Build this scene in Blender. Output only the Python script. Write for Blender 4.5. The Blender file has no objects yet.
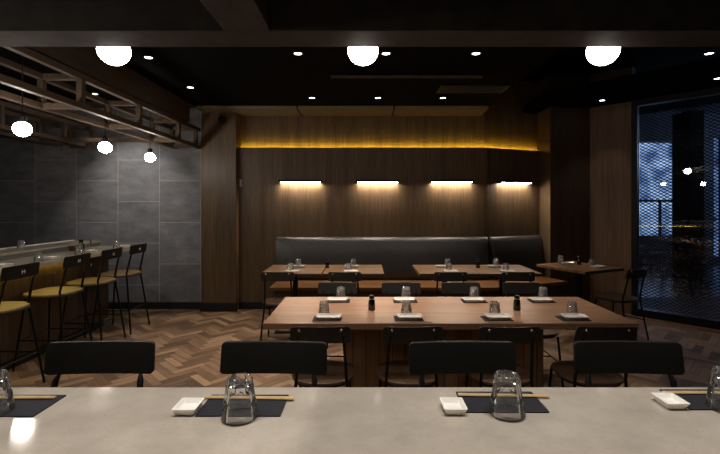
import bpy, bmesh, math, random
from mathutils import Vector, Matrix, Euler
random.seed(7)
PI = math.pi
S = bpy.context.scene
COL = S.collection
F, H, CX, CY = 430.0, 1.5, 365.0, 205.0

def px2x(px, d): return (px - CX) * d / F
def px2z(py, d): return H - (py - CY) * d / F

# ------------------------------------------------------------------ materials
def new_mat(name):
    m = bpy.data.materials.new(name); m.use_nodes = True
    nt = m.node_tree; b = nt.nodes['Principled BSDF']
    return m, nt, b
def lin(c):
    return tuple(((v/255)/12.92 if v/255 <= 0.04045 else ((v/255+0.055)/1.055)**2.4) for v in c) + (1,)
def plain(name, col, rough=0.5, metal=0.0, noise=0.0, nscale=40, spec=0.5, coat=0):
    m, nt, b = new_mat(name)
    b.inputs['Base Color'].default_value = lin(col)
    b.inputs['Roughness'].default_value = rough
    b.inputs['Metallic'].default_value = metal
    b.inputs['Specular IOR Level'].default_value = spec
    b.inputs['Coat Weight'].default_value = coat
    if noise:
        tc = nt.nodes.new('ShaderNodeTexCoord'); n = nt.nodes.new('ShaderNodeTexNoise')
        n.inputs['Scale'].default_value = nscale; n.inputs['Detail'].default_value = 6
        nt.links.new(tc.outputs['Object'], n.inputs['Vector'])
        r = nt.nodes.new('ShaderNodeValToRGB')
        a = lin(tuple(max(0, v*(1-noise)) for v in col)); c = lin(tuple(min(255, v*(1+noise)) for v in col))
        r.color_ramp.elements[0].color = a; r.color_ramp.elements[1].color = c
        r.color_ramp.elements[0].position = .3; r.color_ramp.elements[1].position = .7
        nt.links.new(n.outputs['Fac'], r.inputs['Fac']); nt.links.new(r.outputs['Color'], b.inputs['Base Color'])
        bp = nt.nodes.new('ShaderNodeBump'); bp.inputs['Strength'].default_value = .12; bp.inputs['Distance'].default_value = .01
        nt.links.new(n.outputs['Fac'], bp.inputs['Height']); nt.links.new(bp.outputs['Normal'], b.inputs['Normal'])
    return m
def wood(name, c1, c2, scale=(40, 40, 2), rough=0.45, spec=0.4, panel=None, planks=None):
    """grain stretched along the axis that has the small scale"""
    m, nt, b = new_mat(name); N = nt.nodes; L = nt.links
    tc = N.new('ShaderNodeTexCoord'); mp = N.new('ShaderNodeMapping'); mp.inputs['Scale'].default_value = scale
    L.new(tc.outputs['Object'], mp.inputs['Vector'])
    n1 = N.new('ShaderNodeTexNoise'); n1.inputs['Scale'].default_value = 1; n1.inputs['Detail'].default_value = 8; n1.inputs['Roughness'].default_value = .65
    n1.inputs['Distortion'].default_value = .4
    L.new(mp.outputs['Vector'], n1.inputs['Vector'])
    mp2 = N.new('ShaderNodeMapping'); mp2.inputs['Scale'].default_value = tuple(s*.16 for s in scale)
    L.new(tc.outputs['Object'], mp2.inputs['Vector'])
    n2 = N.new('ShaderNodeTexNoise'); n2.inputs['Scale'].default_value = 1; n2.inputs['Detail'].default_value = 3
    L.new(mp2.outputs['Vector'], n2.inputs['Vector'])
    mx = N.new('ShaderNodeMath'); mx.operation = 'MULTIPLY_ADD'; mx.inputs[1].default_value = .6
    mul = N.new('ShaderNodeMath'); mul.operation = 'MULTIPLY'; mul.inputs[1].default_value = .4
    L.new(n2.outputs['Fac'], mul.inputs[0]); L.new(n1.outputs['Fac'], mx.inputs[0]); L.new(mul.outputs[0], mx.inputs[2])
    r = N.new('ShaderNodeValToRGB'); r.color_ramp.elements[0].color = lin(c1); r.color_ramp.elements[1].color = lin(c2)
    r.color_ramp.elements[0].position = .36; r.color_ramp.elements[1].position = .64
    L.new(mx.outputs[0], r.inputs['Fac'])
    out = r.outputs['Color']
    if planks:   # (axis, width): narrow dark joints between boards
        ax, w = planks
        sp = N.new('ShaderNodeSeparateXYZ'); L.new(tc.outputs['Object'], sp.inputs[0])
        d = N.new('ShaderNodeMath'); d.operation = 'DIVIDE'; d.inputs[1].default_value = w; L.new(sp.outputs[ax], d.inputs[0])
        fr = N.new('ShaderNodeMath'); fr.operation = 'FRACT'; L.new(d.outputs[0], fr.inputs[0])
        lt = N.new('ShaderNodeMath'); lt.operation = 'LESS_THAN'; lt.inputs[1].default_value = min(.06, .004/w+.01); L.new(fr.outputs[0], lt.inputs[0])
        fl = N.new('ShaderNodeMath'); fl.operation = 'FLOOR'; L.new(d.outputs[0], fl.inputs[0])
        wn = N.new('ShaderNodeTexWhiteNoise'); wn.noise_dimensions = '1D'; L.new(fl.outputs[0], wn.inputs['W'])
        mr = N.new('ShaderNodeMapRange'); mr.inputs['To Min'].default_value = .8; mr.inputs['To Max'].default_value = 1.15; L.new(wn.outputs['Value'], mr.inputs['Value'])
        vm = N.new('ShaderNodeVectorMath'); vm.operation = 'SCALE'; L.new(out, vm.inputs[0]); L.new(mr.outputs[0], vm.inputs['Scale'])
        mix = N.new('ShaderNodeMix'); mix.data_type = 'RGBA'; L.new(lt.outputs[0], mix.inputs['Factor'])
        L.new(vm.outputs[0], mix.inputs['A']); mix.inputs['B'].default_value = tuple(v*.25 for v in lin(c1)[:3]) + (1,)
        out = mix.outputs['Result']
    L.new(out, b.inputs['Base Color'])
    b.inputs['Roughness'].default_value = rough; b.inputs['Specular IOR Level'].default_value = spec
    bp = N.new('ShaderNodeBump'); bp.inputs['Strength'].default_value = .15; bp.inputs['Distance'].default_value = .004
    L.new(n1.outputs['Fac'], bp.inputs['Height']); L.new(bp.outputs['Normal'], b.inputs['Normal'])
    return m
def emis(name, col, strength):
    m, nt, b = new_mat(name)
    b.inputs['Base Color'].default_value = (.8, .8, .8, 1)
    b.inputs['Emission Color'].default_value = tuple(col) + (1,)
    b.inputs['Emission Strength'].default_value = strength
    return m
def glassmat(name, refr=.35, tint=(1, 1, 1, 1), ior=1.5, rough=.0, boost=1.0, bright_mix=.0):
    """drinking glass / pane: clear sheet with Fresnel reflections, part of it bending the light"""
    m = bpy.data.materials.new(name); m.use_nodes = True; nt = m.node_tree; N = nt.nodes; L = nt.links
    N.remove(N['Principled BSDF']); out = N['Material Output']
    tr = N.new('ShaderNodeBsdfTransparent'); tr.inputs[0].default_value = tint
    gl = N.new('ShaderNodeBsdfGlossy'); gl.inputs['Roughness'].default_value = rough; gl.inputs[0].default_value = (1, 1, 1, 1)
    fr = N.new('ShaderNodeFresnel'); fr.inputs[0].default_value = ior
    mu = N.new('ShaderNodeMath'); mu.operation = 'MULTIPLY'; mu.inputs[1].default_value = boost; mu.use_clamp = True; L.new(fr.outputs[0], mu.inputs[0])
    m1 = N.new('ShaderNodeMixShader'); L.new(mu.outputs[0], m1.inputs[0]); L.new(tr.outputs[0], m1.inputs[1]); L.new(gl.outputs[0], m1.inputs[2])
    g2 = N.new('ShaderNodeBsdfGlass'); g2.inputs['IOR'].default_value = 1.45; g2.inputs['Roughness'].default_value = rough; g2.inputs[0].default_value = tint
    m2 = N.new('ShaderNodeMixShader'); m2.inputs[0].default_value = refr; L.new(m1.outputs[0], m2.inputs[1]); L.new(g2.outputs[0], m2.inputs[2])
    last = m2 if refr else m1
    if bright_mix:   # white diffuse share that brightens the glass, painted-in scattered light
        df = N.new('ShaderNodeBsdfDiffuse'); df.inputs[0].default_value = (.9, .9, .9, 1)
        m3 = N.new('ShaderNodeMixShader'); m3.inputs[0].default_value = bright_mix; L.new(last.outputs[0], m3.inputs[1]); L.new(df.outputs[0], m3.inputs[2]); last = m3
    L.new(last.outputs[0], out.inputs['Surface'])
    return m

M = {}
M['wall_wood'] = wood('wall_wood', (72, 58, 43), (112, 91, 68), (60, 60, 3), .42, .35)
M['dark_panel'] = wood('dark_panel', (56, 44, 36), (82, 65, 52), (45, 45, 2), .45, .35)
M['timber'] = wood('timber', (60, 50, 40), (90, 74, 59), (30, 3, 30), .55, .3)
M['bulkhead'] = wood('bulkhead', (56, 45, 37), (80, 64, 51), (20, 2, 20), .55, .3)
M['table_oak'] = wood('table_oak', (146, 110, 86), (184, 144, 116), (1.4, 14, 14), .36, .4)
M['table_ash'] = wood('table_ash', (92, 66, 40), (168, 124, 78), (2.5, 16, 16), .4, .45, planks=(1, .117))
M['seat_wood'] = wood('seat_wood', (62, 46, 35), (98, 74, 55), (30, 3, 30), .35, .5)
M['stool_seat'] = wood('stool_seat', (132, 110, 72), (166, 142, 96), (30, 3, 30), .4, .4)
M['bench_wood'] = wood('bench_wood', (76, 50, 30), (146, 98, 58), (1.5, 16, 16), .4, .4)
M['base_wood'] = wood('base_wood', (140, 112, 86), (180, 148, 116), (34, 34, 2), .5, .3, planks=(0, .09))
M['bar_wood'] = wood('bar_wood', (62, 49, 38), (86, 68, 53), (34, 34, 2), .5, .3, planks=(1, .1))
M['black_metal'] = plain('black_metal', (22, 21, 21), .42, .6)
M['black_ply'] = plain('black_ply', (38, 36, 34), .42, 0, .12, 60, .5)
M['stool_ply'] = plain('stool_ply', (20, 19, 18), .45, 0, .1, 60, .4)
M['emblem'] = plain('emblem', (190, 184, 172), .4)
M['bolt'] = plain('bolt', (220, 216, 208), .25, 1)
M['black'] = plain('black', (12, 11, 11), .7)
M['ceil_black'] = plain('ceil_black', (9, 9, 9), .9, 0, .2, 6, .05)
M['grid_paint'] = plain('grid_paint', (62, 57, 54), .7, 0, .15, 9, .3)
M['beige'] = plain('beige', (128, 122, 104), .7, 0, .06, 10, .2)
M['leather'] = plain('leather', (52, 52, 55), .36, 0, .1, 25, .6)
M['ceramic'] = plain('ceramic', (250, 247, 242), .22, 0, 0, 1, .5, .3)
M['mat'] = plain('mat', (34, 34, 42), .75, 0, .15, 300, .3)
M['chop'] = wood('chop', (196, 164, 118), (222, 192, 146), (3, 60, 60), .55, .3)
M['soy'] = plain('soy', (14, 9, 7), .12, 0, 0, 1, .6, .5)
M['cap'] = plain('cap', (20, 20, 20), .35)
M['chrome'] = plain('chrome', (200, 198, 194), .2, 1)
M['white_plastic'] = plain('white_plastic', (196, 194, 190), .4)
M['bowl_brown'] = plain('bowl_brown', (92, 52, 30), .4, 0, .2, 40)
M['glass'] = glassmat('tumbler_glass', .02, (1, 1, 1, 1), 1.34, .035, 1.15, .03)
M['glass_small'] = glassmat('small_tumbler_glass', .03, (1, 1, 1, 1), 1.6, .05, 2.4, .17)
M['pane'] = glassmat('window_glass', 0, (.93, .97, 1, 1), 1.5)
M['mesh_metal'] = plain('mesh_metal', (26, 26, 28), .6, 0, 0, 1, .3)
M['globe'] = emis('globe', (1.0, .88, .75), 34)
M['globe_bar'] = emis('globe_bar', (1.0, .90, .79), 62)
M['led_warm'] = emis('led_warm', (1.0, .86, .69), 78)
M['led_yellow'] = emis('led_yellow', (1.0, .70, .05), 62)
M['led_under'] = emis('led_under', (1.0, .74, .10), 6)
M['down_lens'] = emis('down_lens', (1.0, .92, .82), 9)
M['blue_window'] = None

def mat_counter():
    m, nt, b = new_mat('counter_stone'); N = nt.nodes; L = nt.links
    tc = N.new('ShaderNodeTexCoord')
    n = N.new('ShaderNodeTexNoise'); n.inputs['Scale'].default_value = 7; n.inputs['Detail'].default_value = 8; n.inputs['Roughness'].default_value = .6
    L.new(tc.outputs['Object'], n.inputs['Vector'])
    r = N.new('ShaderNodeValToRGB'); r.color_ramp.elements[0].color = lin((168, 158, 147)); r.color_ramp.elements[1].color = lin((190, 180, 168))
    r.color_ramp.elements[0].position = .3; r.color_ramp.elements[1].position = .7
    L.new(n.outputs['Fac'], r.inputs['Fac'])
    v = N.new('ShaderNodeTexVoronoi'); v.inputs['Scale'].default_value = 210; L.new(tc.outputs['Object'], v.inputs['Vector'])
    sx = N.new('ShaderNodeSeparateColor'); L.new(v.outputs['Color'], sx.inputs[0])
    gt = N.new('ShaderNodeMath'); gt.operation = 'GREATER_THAN'; gt.inputs[1].default_value = .80; L.new(sx.outputs[0], gt.inputs[0])
    lt = N.new('ShaderNodeMath'); lt.operation = 'LESS_THAN'; lt.inputs[1].default_value = .42; L.new(v.outputs['Distance'], lt.inputs[0])
    mu = N.new('ShaderNodeMath'); mu.operation = 'MULTIPLY'; L.new(gt.outputs[0], mu.inputs[0]); L.new(lt.outputs[0], mu.inputs[1])
    m2 = N.new('ShaderNodeMath'); m2.operation = 'MULTIPLY'; m2.inputs[1].default_value = .3; L.new(mu.outputs[0], m2.inputs[0])
    dk = N.new('ShaderNodeValToRGB'); dk.color_ramp.elements[0].color = lin((120, 112, 102)); dk.color_ramp.elements[1].color = lin((200, 194, 184))
    L.new(sx.outputs[1], dk.inputs['Fac'])
    mix = N.new('ShaderNodeMix'); mix.data_type = 'RGBA'; L.new(m2.outputs[0], mix.inputs['Factor']); L.new(r.outputs['Color'], mix.inputs['A']); L.new(dk.outputs['Color'], mix.inputs['B'])
    L.new(mix.outputs['Result'], b.inputs['Base Color'])
    b.inputs['Roughness'].default_value = .09; b.inputs['Specular IOR Level'].default_value = .45
    bp = N.new('ShaderNodeBump'); bp.inputs['Strength'].default_value = .04; bp.inputs['Distance'].default_value = .002
    L.new(n.outputs['Fac'], bp.inputs['Height']); L.new(bp.outputs['Normal'], b.inputs['Normal'])
    return m
M['counter'] = mat_counter()
M['bar_top'] = plain('bar_top', (176, 166, 150), .35, 0, .06, 20)
M['ledge_steel'] = plain('ledge_steel', (112, 109, 107), .4, .2, .05, 8)

def mat_tile():
    m, nt, b = new_mat('slate_tile'); N = nt.nodes; L = nt.links
    tc = N.new('ShaderNodeTexCoord'); sp = N.new('ShaderNodeSeparateXYZ'); L.new(tc.outputs['Object'], sp.inputs[0])
    a1 = N.new('ShaderNodeMath'); a1.operation = 'ADD'; a1.inputs[1].default_value = 6 - .95 + .301; L.new(sp.outputs[2], a1.inputs[0])
    a2 = N.new('ShaderNodeMath'); a2.operation = 'ADD'; a2.inputs[1].default_value = 4.758 + .598*8; L.new(sp.outputs[0], a2.inputs[0])
    cb = N.new('ShaderNodeCombineXYZ'); L.new(a1.outputs[0], cb.inputs[0]); L.new(a2.outputs[0], cb.inputs[1])
    br = N.new('ShaderNodeTexBrick'); L.new(cb.outputs[0], br.inputs['Vector'])
    br.inputs['Scale'].default_value = 1; br.inputs['Brick Width'].default_value = .6; br.inputs['Row Height'].default_value = .598
    br.inputs['Mortar Size'].default_value = .005; br.inputs['Mortar Smooth'].default_value = .2
    br.offset = .5; br.offset_frequency = 2
    br.inputs['Color1'].default_value = (.55, .55, .55, 1); br.inputs['Color2'].default_value = (1, 1, 1, 1); br.inputs['Mortar'].default_value = (0, 0, 0, 1)
    # slate face: long soft horizontal veins and fine mottling
    mp = N.new('ShaderNodeMapping'); mp.inputs['Scale'].default_value = (1.2, 1, 2.6); L.new(tc.outputs['Object'], mp.inputs['Vector'])
    n1 = N.new('ShaderNodeTexNoise'); n1.inputs['Scale'].default_value = 2.4; n1.inputs['Detail'].default_value = 11; n1.inputs['Roughness'].default_value = .7; n1.inputs['Distortion'].default_value = .25
    L.new(mp.outputs['Vector'], n1.inputs['Vector'])
    r = N.new('ShaderNodeValToRGB'); r.color_ramp.elements[0].color = lin((98, 99, 103)); r.color_ramp.elements[1].color = lin((140, 141, 146))
    r.color_ramp.elements[0].position = .3; r.color_ramp.elements[1].position = .68
    L.new(n1.outputs['Fac'], r.inputs['Fac'])
    mu = N.new('ShaderNodeMix'); mu.data_type = 'RGBA'; mu.blend_type = 'MULTIPLY'; mu.inputs['Factor'].default_value = .45
    L.new(r.outputs['Color'], mu.inputs['A']); L.new(br.outputs['Color'], mu.inputs['B'])
    mix = N.new('ShaderNodeMix'); mix.data_type = 'RGBA'; L.new(br.outputs['Fac'], mix.inputs['Factor']); L.new(mu.outputs['Result'], mix.inputs['A'])
    mix.inputs['B'].default_value = lin((160, 158, 152))
    L.new(mix.outputs['Result'], b.inputs['Base Color'])
    b.inputs['Roughness'].default_value = .5; b.inputs['Specular IOR Level'].default_value = .4
    bp = N.new('ShaderNodeBump'); bp.inputs['Strength'].default_value = .1; bp.inputs['Distance'].default_value = .003
    L.new(n1.outputs['Fac'], bp.inputs['Height']); L.new(bp.outputs['Normal'], b.inputs['Normal'])
    return m
M['tile'] = mat_tile()

def mat_floor():
    m, nt, b = new_mat('herringbone_oak'); N = nt.nodes; L = nt.links
    at = N.new('ShaderNodeAttribute'); at.attribute_name = 'tone'
    uv = N.new('ShaderNodeUVMap'); uv.uv_map = 'plank'
    mp = N.new('ShaderNodeMapping'); mp.inputs['Scale'].default_value = (3, 34, 1); L.new(uv.outputs[0], mp.inputs['Vector'])
    n = N.new('ShaderNodeTexNoise'); n.inputs['Scale'].default_value = 1; n.inputs['Detail'].default_value = 7; n.inputs['Roughness'].default_value = .65
    L.new(mp.outputs['Vector'], n.inputs['Vector'])
    mx = N.new('ShaderNodeMath'); mx.operation = 'MULTIPLY_ADD'; mx.inputs[1].default_value = .68; L.new(n.outputs['Fac'], mx.inputs[0])
    ml = N.new('ShaderNodeMath'); ml.operation = 'MULTIPLY'; ml.inputs[1].default_value = .5; L.new(at.outputs['Fac'], ml.inputs[0]); L.new(ml.outputs[0], mx.inputs[2])
    r = N.new('ShaderNodeValToRGB'); e = r.color_ramp.elements
    e[0].color = lin((72, 59, 49)); e[0].position = .2; e[1].color = lin((172, 143, 114)); e[1].position = .92
    k = e.new(.52); k.color = lin((120, 95, 75))
    L.new(mx.outputs[0], r.inputs['Fac']); L.new(r.outputs['Color'], b.inputs['Base Color'])
    b.inputs['Roughness'].default_value = .48; b.inputs['Specular IOR Level'].default_value = .35
    return m
M['floor'] = mat_floor()

# ------------------------------------------------------------------ mesh helpers
class MB:
    def __init__(s): s.bm = bmesh.new()
    def _xf(s, vs, c, rz=0, rot=None):
        R = rot if rot is not None else Matrix.Rotation(rz, 3, 'Z')
        for v in vs: v.co = R @ v.co + Vector(c)
    def box(s, c, size, rz=0, rot=None):
        r = bmesh.ops.create_cube(s.bm, size=1)['verts']
        for v in r: v.co = Vector((v.co.x*size[0], v.co.y*size[1], v.co.z*size[2]))
        s._xf(r, c, rz, rot); return s
    def span(s, x0, x1, y0, y1, z0, z1):
        return s.box(((x0+x1)/2, (y0+y1)/2, (z0+z1)/2), (abs(x1-x0), abs(y1-y0), abs(z1-z0)))
    def lathe(s, prof, seg=24, c=(0, 0, 0), fac=None, closed=False):
        rings = []
        for (r, z) in prof:
            if r < 1e-6: rings.append([s.bm.verts.new((c[0], c[1], c[2]+z))]); continue
            ring = []
            for k in range(seg):
                a = 2*PI*k/seg; rr = r*(fac(a, z, r) if fac else 1)
                ring.append(s.bm.verts.new((c[0]+rr*math.cos(a), c[1]+rr*math.sin(a), c[2]+z)))
            rings.append(ring)
        n = len(rings)
        for i in range(n if closed else n-1):
            A, B = rings[i], rings[(i+1) % n]
            if len(A) == 1 and len(B) == 1: continue
            for k in range(seg):
                k2 = (k+1) % seg
                if len(A) == 1: s.bm.faces.new((A[0], B[k2], B[k]))
                elif len(B) == 1: s.bm.faces.new((A[k], A[k2], B[0]))
                else: s.bm.faces.new((A[k], A[k2], B[k2], B[k]))
        return s
    def tube(s, pts, r, seg=8, taper=None):
        pts = [Vector(p) for p in pts]; rings = []
        prevx = None
        for i, p in enumerate(pts):
            if i == 0: t = (pts[1]-p)
            elif i == len(pts)-1: t = (p-pts[i-1])
            else: t = (pts[i+1]-p).normalized() + (p-pts[i-1]).normalized()
            t.normalize()
            if prevx is None:
                x = t.cross(Vector((0, 0, 1)))
                if x.length < 1e-3: x = t.cross(Vector((0, 1, 0)))
            else: x = prevx - t*prevx.dot(t)
            x.normalize(); y = t.cross(x); prevx = x
            rr = r if taper is None else r*taper[i]
            rings.append([s.bm.verts.new(p + x*rr*math.cos(2*PI*k/seg) + y*rr*math.sin(2*PI*k/seg)) for k in range(seg)])
        for A, B in zip(rings, rings[1:]):
            for k in range(seg): s.bm.faces.new((A[k], A[(k+1) % seg], B[(k+1) % seg], B[k]))
        s.bm.faces.new(rings[0][::-1]); s.bm.faces.new(rings[-1]); return s
    def prism(s, poly, z0, z1):
        lo = [s.bm.verts.new((x, y, z0)) for x, y in poly]; hi = [s.bm.verts.new((x, y, z1)) for x, y in poly]
        n = len(poly)
        s.bm.faces.new(lo[::-1]); s.bm.faces.new(hi)
        for i in range(n): s.bm.faces.new((lo[i], lo[(i+1) % n], hi[(i+1) % n], hi[i]))
        return s
    def sphere(s, c, r, sc=(1, 1, 1), seg=24):
        v = bmesh.ops.create_uvsphere(s.bm, u_segments=seg, v_segments=seg//2, radius=r)['verts']
        for q in v: q.co = Vector((q.co.x*sc[0]+c[0], q.co.y*sc[1]+c[1], q.co.z*sc[2]+c[2]))
        return s
    def build(s, name, mat, parent=None, bevel=0, smooth=False, loc=None, rz=0, seg=2):
        bmesh.ops.recalc_face_normals(s.bm, faces=s.bm.faces)
        me = bpy.data.meshes.new(name); s.bm.to_mesh(me); s.bm.free()
        me.materials.append(mat)
        if smooth:
            me.polygons.foreach_set('use_smooth', [True]*len(me.polygons))
            me.set_sharp_from_angle(angle=math.radians(40))
        o = bpy.data.objects.new(name, me); COL.objects.link(o)
        if bevel:
            b = o.modifiers.new('bevel', 'BEVEL'); b.width = bevel; b.segments = seg; b.limit_method = 'ANGLE'
        if loc: o.location = loc
        o.rotation_euler.z = rz
        if parent: o.parent = parent
        return o
def rrect(w, h, r, n=5):
    pts = []
    for (sx, sy, a0) in ((1, 1, 0), (-1, 1, 90), (-1, -1, 180), (1, -1, 270)):
        for i in range(n+1):
            a = math.radians(a0 + 90*i/n)
            pts.append((sx*(w/2-r)+r*math.cos(a), sy*(h/2-r)+r*math.sin(a)))
    return pts
def tag(o, label, cat, group=None, kind=None):
    if label: o['label'] = label
    if cat: o['category'] = cat
    if group: o['group'] = group
    if kind: o['kind'] = kind
    return o
def empty(name, loc, rz=0):
    o = bpy.data.objects.new(name, None); COL.objects.link(o); o.location = loc; o.rotation_euler.z = rz
    o.empty_display_size = .1
    return o
KIDS = {}
def kids(o): return [c for c in bpy.data.objects if c.parent == o]
def copy_tree(o, loc=None, rz=None, label=None, parent=None):
    c = o.copy(); COL.objects.link(c)
    if parent is not None: c.parent = parent
    if loc is not None: c.location = loc
    if rz is not None: c.rotation_euler.z = rz
    if label: c['label'] = label
    for ch in kids(o): copy_tree(ch, parent=c)
    return c
class Maker:
    """first place() moves the built thing, later ones copy it"""
    def __init__(s, root): s.root = root; s.used = False
    def place(s, loc, rz, label, group=None):
        if not s.used:
            s.used = True; o = s.root; o.location = loc; o.rotation_euler.z = rz; o['label'] = label
        else: o = copy_tree(s.root, loc, rz, label)
        if group: o['group'] = group
        return o
def structure(o): o['kind'] = 'structure'; return o

# ------------------------------------------------------------------ floor
def build_floor():
    x0, x1, y0, y1 = -6.0, 6.6, -3.0, 7.0
    bm = bmesh.new(); Lp, W = .30, .075
    uvl = bm.loops.layers.uv.new('plank'); tl = bm.faces.layers.float.new('tone')
    c45 = math.cos(PI/4); g = .0019; k = int(Lp/W)
    for i in range(-135, 136):
        for j in range(-32, 33):
            # classic herringbone on a W grid: horizontal and vertical blocks
            for kind in (0, 1):
                if kind == 0: u, v = i*W + j*2*0, i*W
                base_u = i*W + j*2*Lp/1.0*1.0
                bu = i*W + j*2*Lp; bv = i*W
                if kind == 0: ua, ub, va, vb = bu, bu+Lp, bv, bv+W
                else: ua, ub, va, vb = bu+Lp, bu+Lp+W, bv+W-Lp, bv+W
                cx = (ua+ub)/2; cy = (va+vb)/2
                X = (cx-cy)*c45; Y = (cx+cy)*c45
                if not (x0-.3 < X < x1+.3 and y0-.3 < Y < y1+.3): continue
                q = [(ua+g, va+g), (ub-g, va+g), (ub-g, vb-g), (ua+g, vb-g)]
                vs = [bm.verts.new(((a-b)*c45, (a+b)*c45, 0)) for a, b in q]
                f = bm.faces.new(vs); f[tl] = random.random()
                ou, ov = random.uniform(0, 50), random.uniform(0, 50)
                if kind == 0: uvq = [(a-ua, b-va) for a, b in q]
                else: uvq = [(b-va, a-ua) for a, b in q]
                for lp, (a, b) in zip(f.loops, uvq): lp[uvl].uv = (a+ou, b+ov)
    for (co, no) in (((x0, 0, 0), (-1, 0, 0)), ((x1, 0, 0), (1, 0, 0)), ((0, y0, 0), (0, -1, 0)), ((0, y1, 0), (0, 1, 0))):
        bmesh.ops.bisect_plane(bm, geom=bm.verts[:]+bm.edges[:]+bm.faces[:], plane_co=co, plane_no=no, clear_outer=True)
    # boards stop at the glazed wall (threshold line)
    gq = Vector((GA[0], GA[1], 0)); gn = Vector((GN[0], GN[1], 0))
    bmesh.ops.bisect_plane(bm, geom=bm.verts[:]+bm.edges[:]+bm.faces[:], plane_co=gq+gn*.02, plane_no=gn, clear_outer=True)
    # subfloor slab in the same mesh
    zz = -.003
    r = bmesh.ops.create_cube(bm, size=1)['verts']
    for v in r: v.co = Vector(((x0+x1)/2 + v.co.x*(x1-x0), (y0+y1)/2 + v.co.y*(y1-y0), -.053 + v.co.z*.1))
    for f in bm.faces:
        if f.calc_center_median().z < -.001: f[tl] = -.6
    me = bpy.data.meshes.new('floor'); bm.to_mesh(me); bm.free(); me.materials.append(M['floor'])
    o = bpy.data.objects.new('floor', me); COL.objects.link(o); structure(o)
GT = Vector((.663, -.748, 0)).normalized(); GN = Vector((.748, .663, 0)).normalized()   # along the glass, and outwards
GA = Vector((3.286, 6.28, 0)); GB = Vector((3.70, 5.85, 0))
build_floor()

# ------------------------------------------------------------------ room shell
TOP = 3.4
structure(MB().span(-6, 6.6, -3.1, 7.1, TOP, TOP+.1).build('ceiling', M['ceil_black']))
structure(MB().span(-6, -2.31, 6.2, 6.36, 0, TOP).build('wall_tiled', M['tile']))
structure(MB().span(-6.1, -6, -3, 6.36, 0, TOP).build('wall_left', M['dark_panel']))
structure(MB().span(-6, 6.6, -3.1, -3, 0, TOP).build('wall_rear', M['dark_panel']))
# left column
structure(MB().span(-2.31, -1.82, 6.06, 6.5, 0, TOP).build('wall_pier', M['wall_wood']))
# panelled back wall: lower skin in front, upper skin recessed behind the cove
LZ = 2.33
def wallstrip(pts, y_off, thick, z0, z1):
    lo = [(x, y+y_off) for x, y in pts]; hi = [(x, y+y_off+thick) for x, y in pts][::-1]
    return MB().prism(lo+hi, z0, z1)
bw = [(-1.82, 6.2), (1.76, 6.2), (2.69, 6.6)]
structure(wallstrip(bw, 0, .05, 0, LZ).build('wall_back', M['wall_wood']))
structure(wallstrip(bw, .13, .1, 0, TOP).build('wall_back_upper', M['wall_wood']))
structure(wallstrip(bw, .05, .08, LZ-.09, LZ-.05).build('trim_1', M['dark_panel']))
structure(wallstrip(bw, .05, .016, LZ-.002, LZ).build('cove_light_shield', M['black']))  # unseen cap, added to keep the strip's glow off the ceiling
cove = wallstrip(bw, .058, .008, LZ-.030, LZ-.003).build('cove_light', M['led_yellow'])
tag(cove, 'yellow glowing strip light in the long slot above the wall panelling', 'strip light')
# right: pier with a lit side, frontal panel, diagonal panel
structure(MB().prism([(2.69, 6.22), (3.286, 6.28), (3.5, 6.9), (2.69, 6.9)], 0, TOP).build('wall_pier_right', M['dark_panel']))
structure(MB().span(2.678, 2.69, 6.222, 6.70, 0, TOP).build('trim_2', M['wall_wood']))
MW2 = wood('wall_wood_diagonal', (84, 63, 48), (122, 94, 70), (38, 38, 1.6), .42, .35)
gb2 = GB - GT*.06
structure(MB().prism([(3.286, 6.28), (gb2.x, gb2.y), (gb2.x+.15*GN.x, gb2.y+.15*GN.y), (3.4, 6.5)], 0, TOP).build('wall_diagonal', MW2))
# skirting
def base(name, pts, th=.012, h=.1):
    for i, ((ax, ay), (bx, by)) in enumerate(zip(pts, pts[1:])):
        pass
    lo = [(x, y) for x, y in pts]; a = Vector(pts[0]); 
    hi = [(x, y-th) for x, y in pts][::-1]
    return structure(MB().prism(lo+hi, 0, h).build(name, M['black']))
base('baseboard_tiled', [(-6, 6.2), (-2.31, 6.2)])
base('baseboard_pier', [(-2.325, 6.06), (-1.805, 6.06)], .015, .12)
base('baseboard_back', [(-1.82, 6.2), (1.76, 6.2), (2.69, 6.6)])
# service soffit over the tables
structure(MB().span(-2.309, 1.68, 1.7, 6.06, 2.84, TOP).build('ceiling_soffit', M['ceil_black']))
# low ceiling beside the glass wall
q = [(2.43, 5.65+.75), (2.43, 5.75), (3.62, 4.39), (6.3, 1.36), (6.5, 4.0), (4.2, 6.9), (2.43, 6.9)]
structure(MB().prism(q, 2.92, 3.02).build('ceiling_low', M['ceil_black']))
structure(MB().prism([(6.15, 3.1), (6.6, 3.1), (6.6, -3), (6.15, -3)], 0, TOP).build('wall_right', M['dark_panel']))

# beige bulkhead panels below the soffit
rt = None
for i, (a, b, lab) in enumerate(((-2.28, -.93, 'beige ceiling panel above the pier, leftmost of the three'), (-.905, .385, 'beige ceiling panel above the wall, middle of the three'), (.41, 1.66, 'beige ceiling panel above the wall, rightmost of the three'))):
    y0 = 5.8
    lo = -1.80 if i == 0 else a
    p = MB().prism([(a, 5.8), (b, 5.8), (b+(.04 if i == 2 else 0), 6.30), (lo, 6.30), (lo, 6.05), (a, 6.05)], 2.80, 2.838).build('ceiling_panel', M['beige'])
    tag(p, lab, 'ceiling panel', 'beige panels along the top of the back wall')

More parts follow.
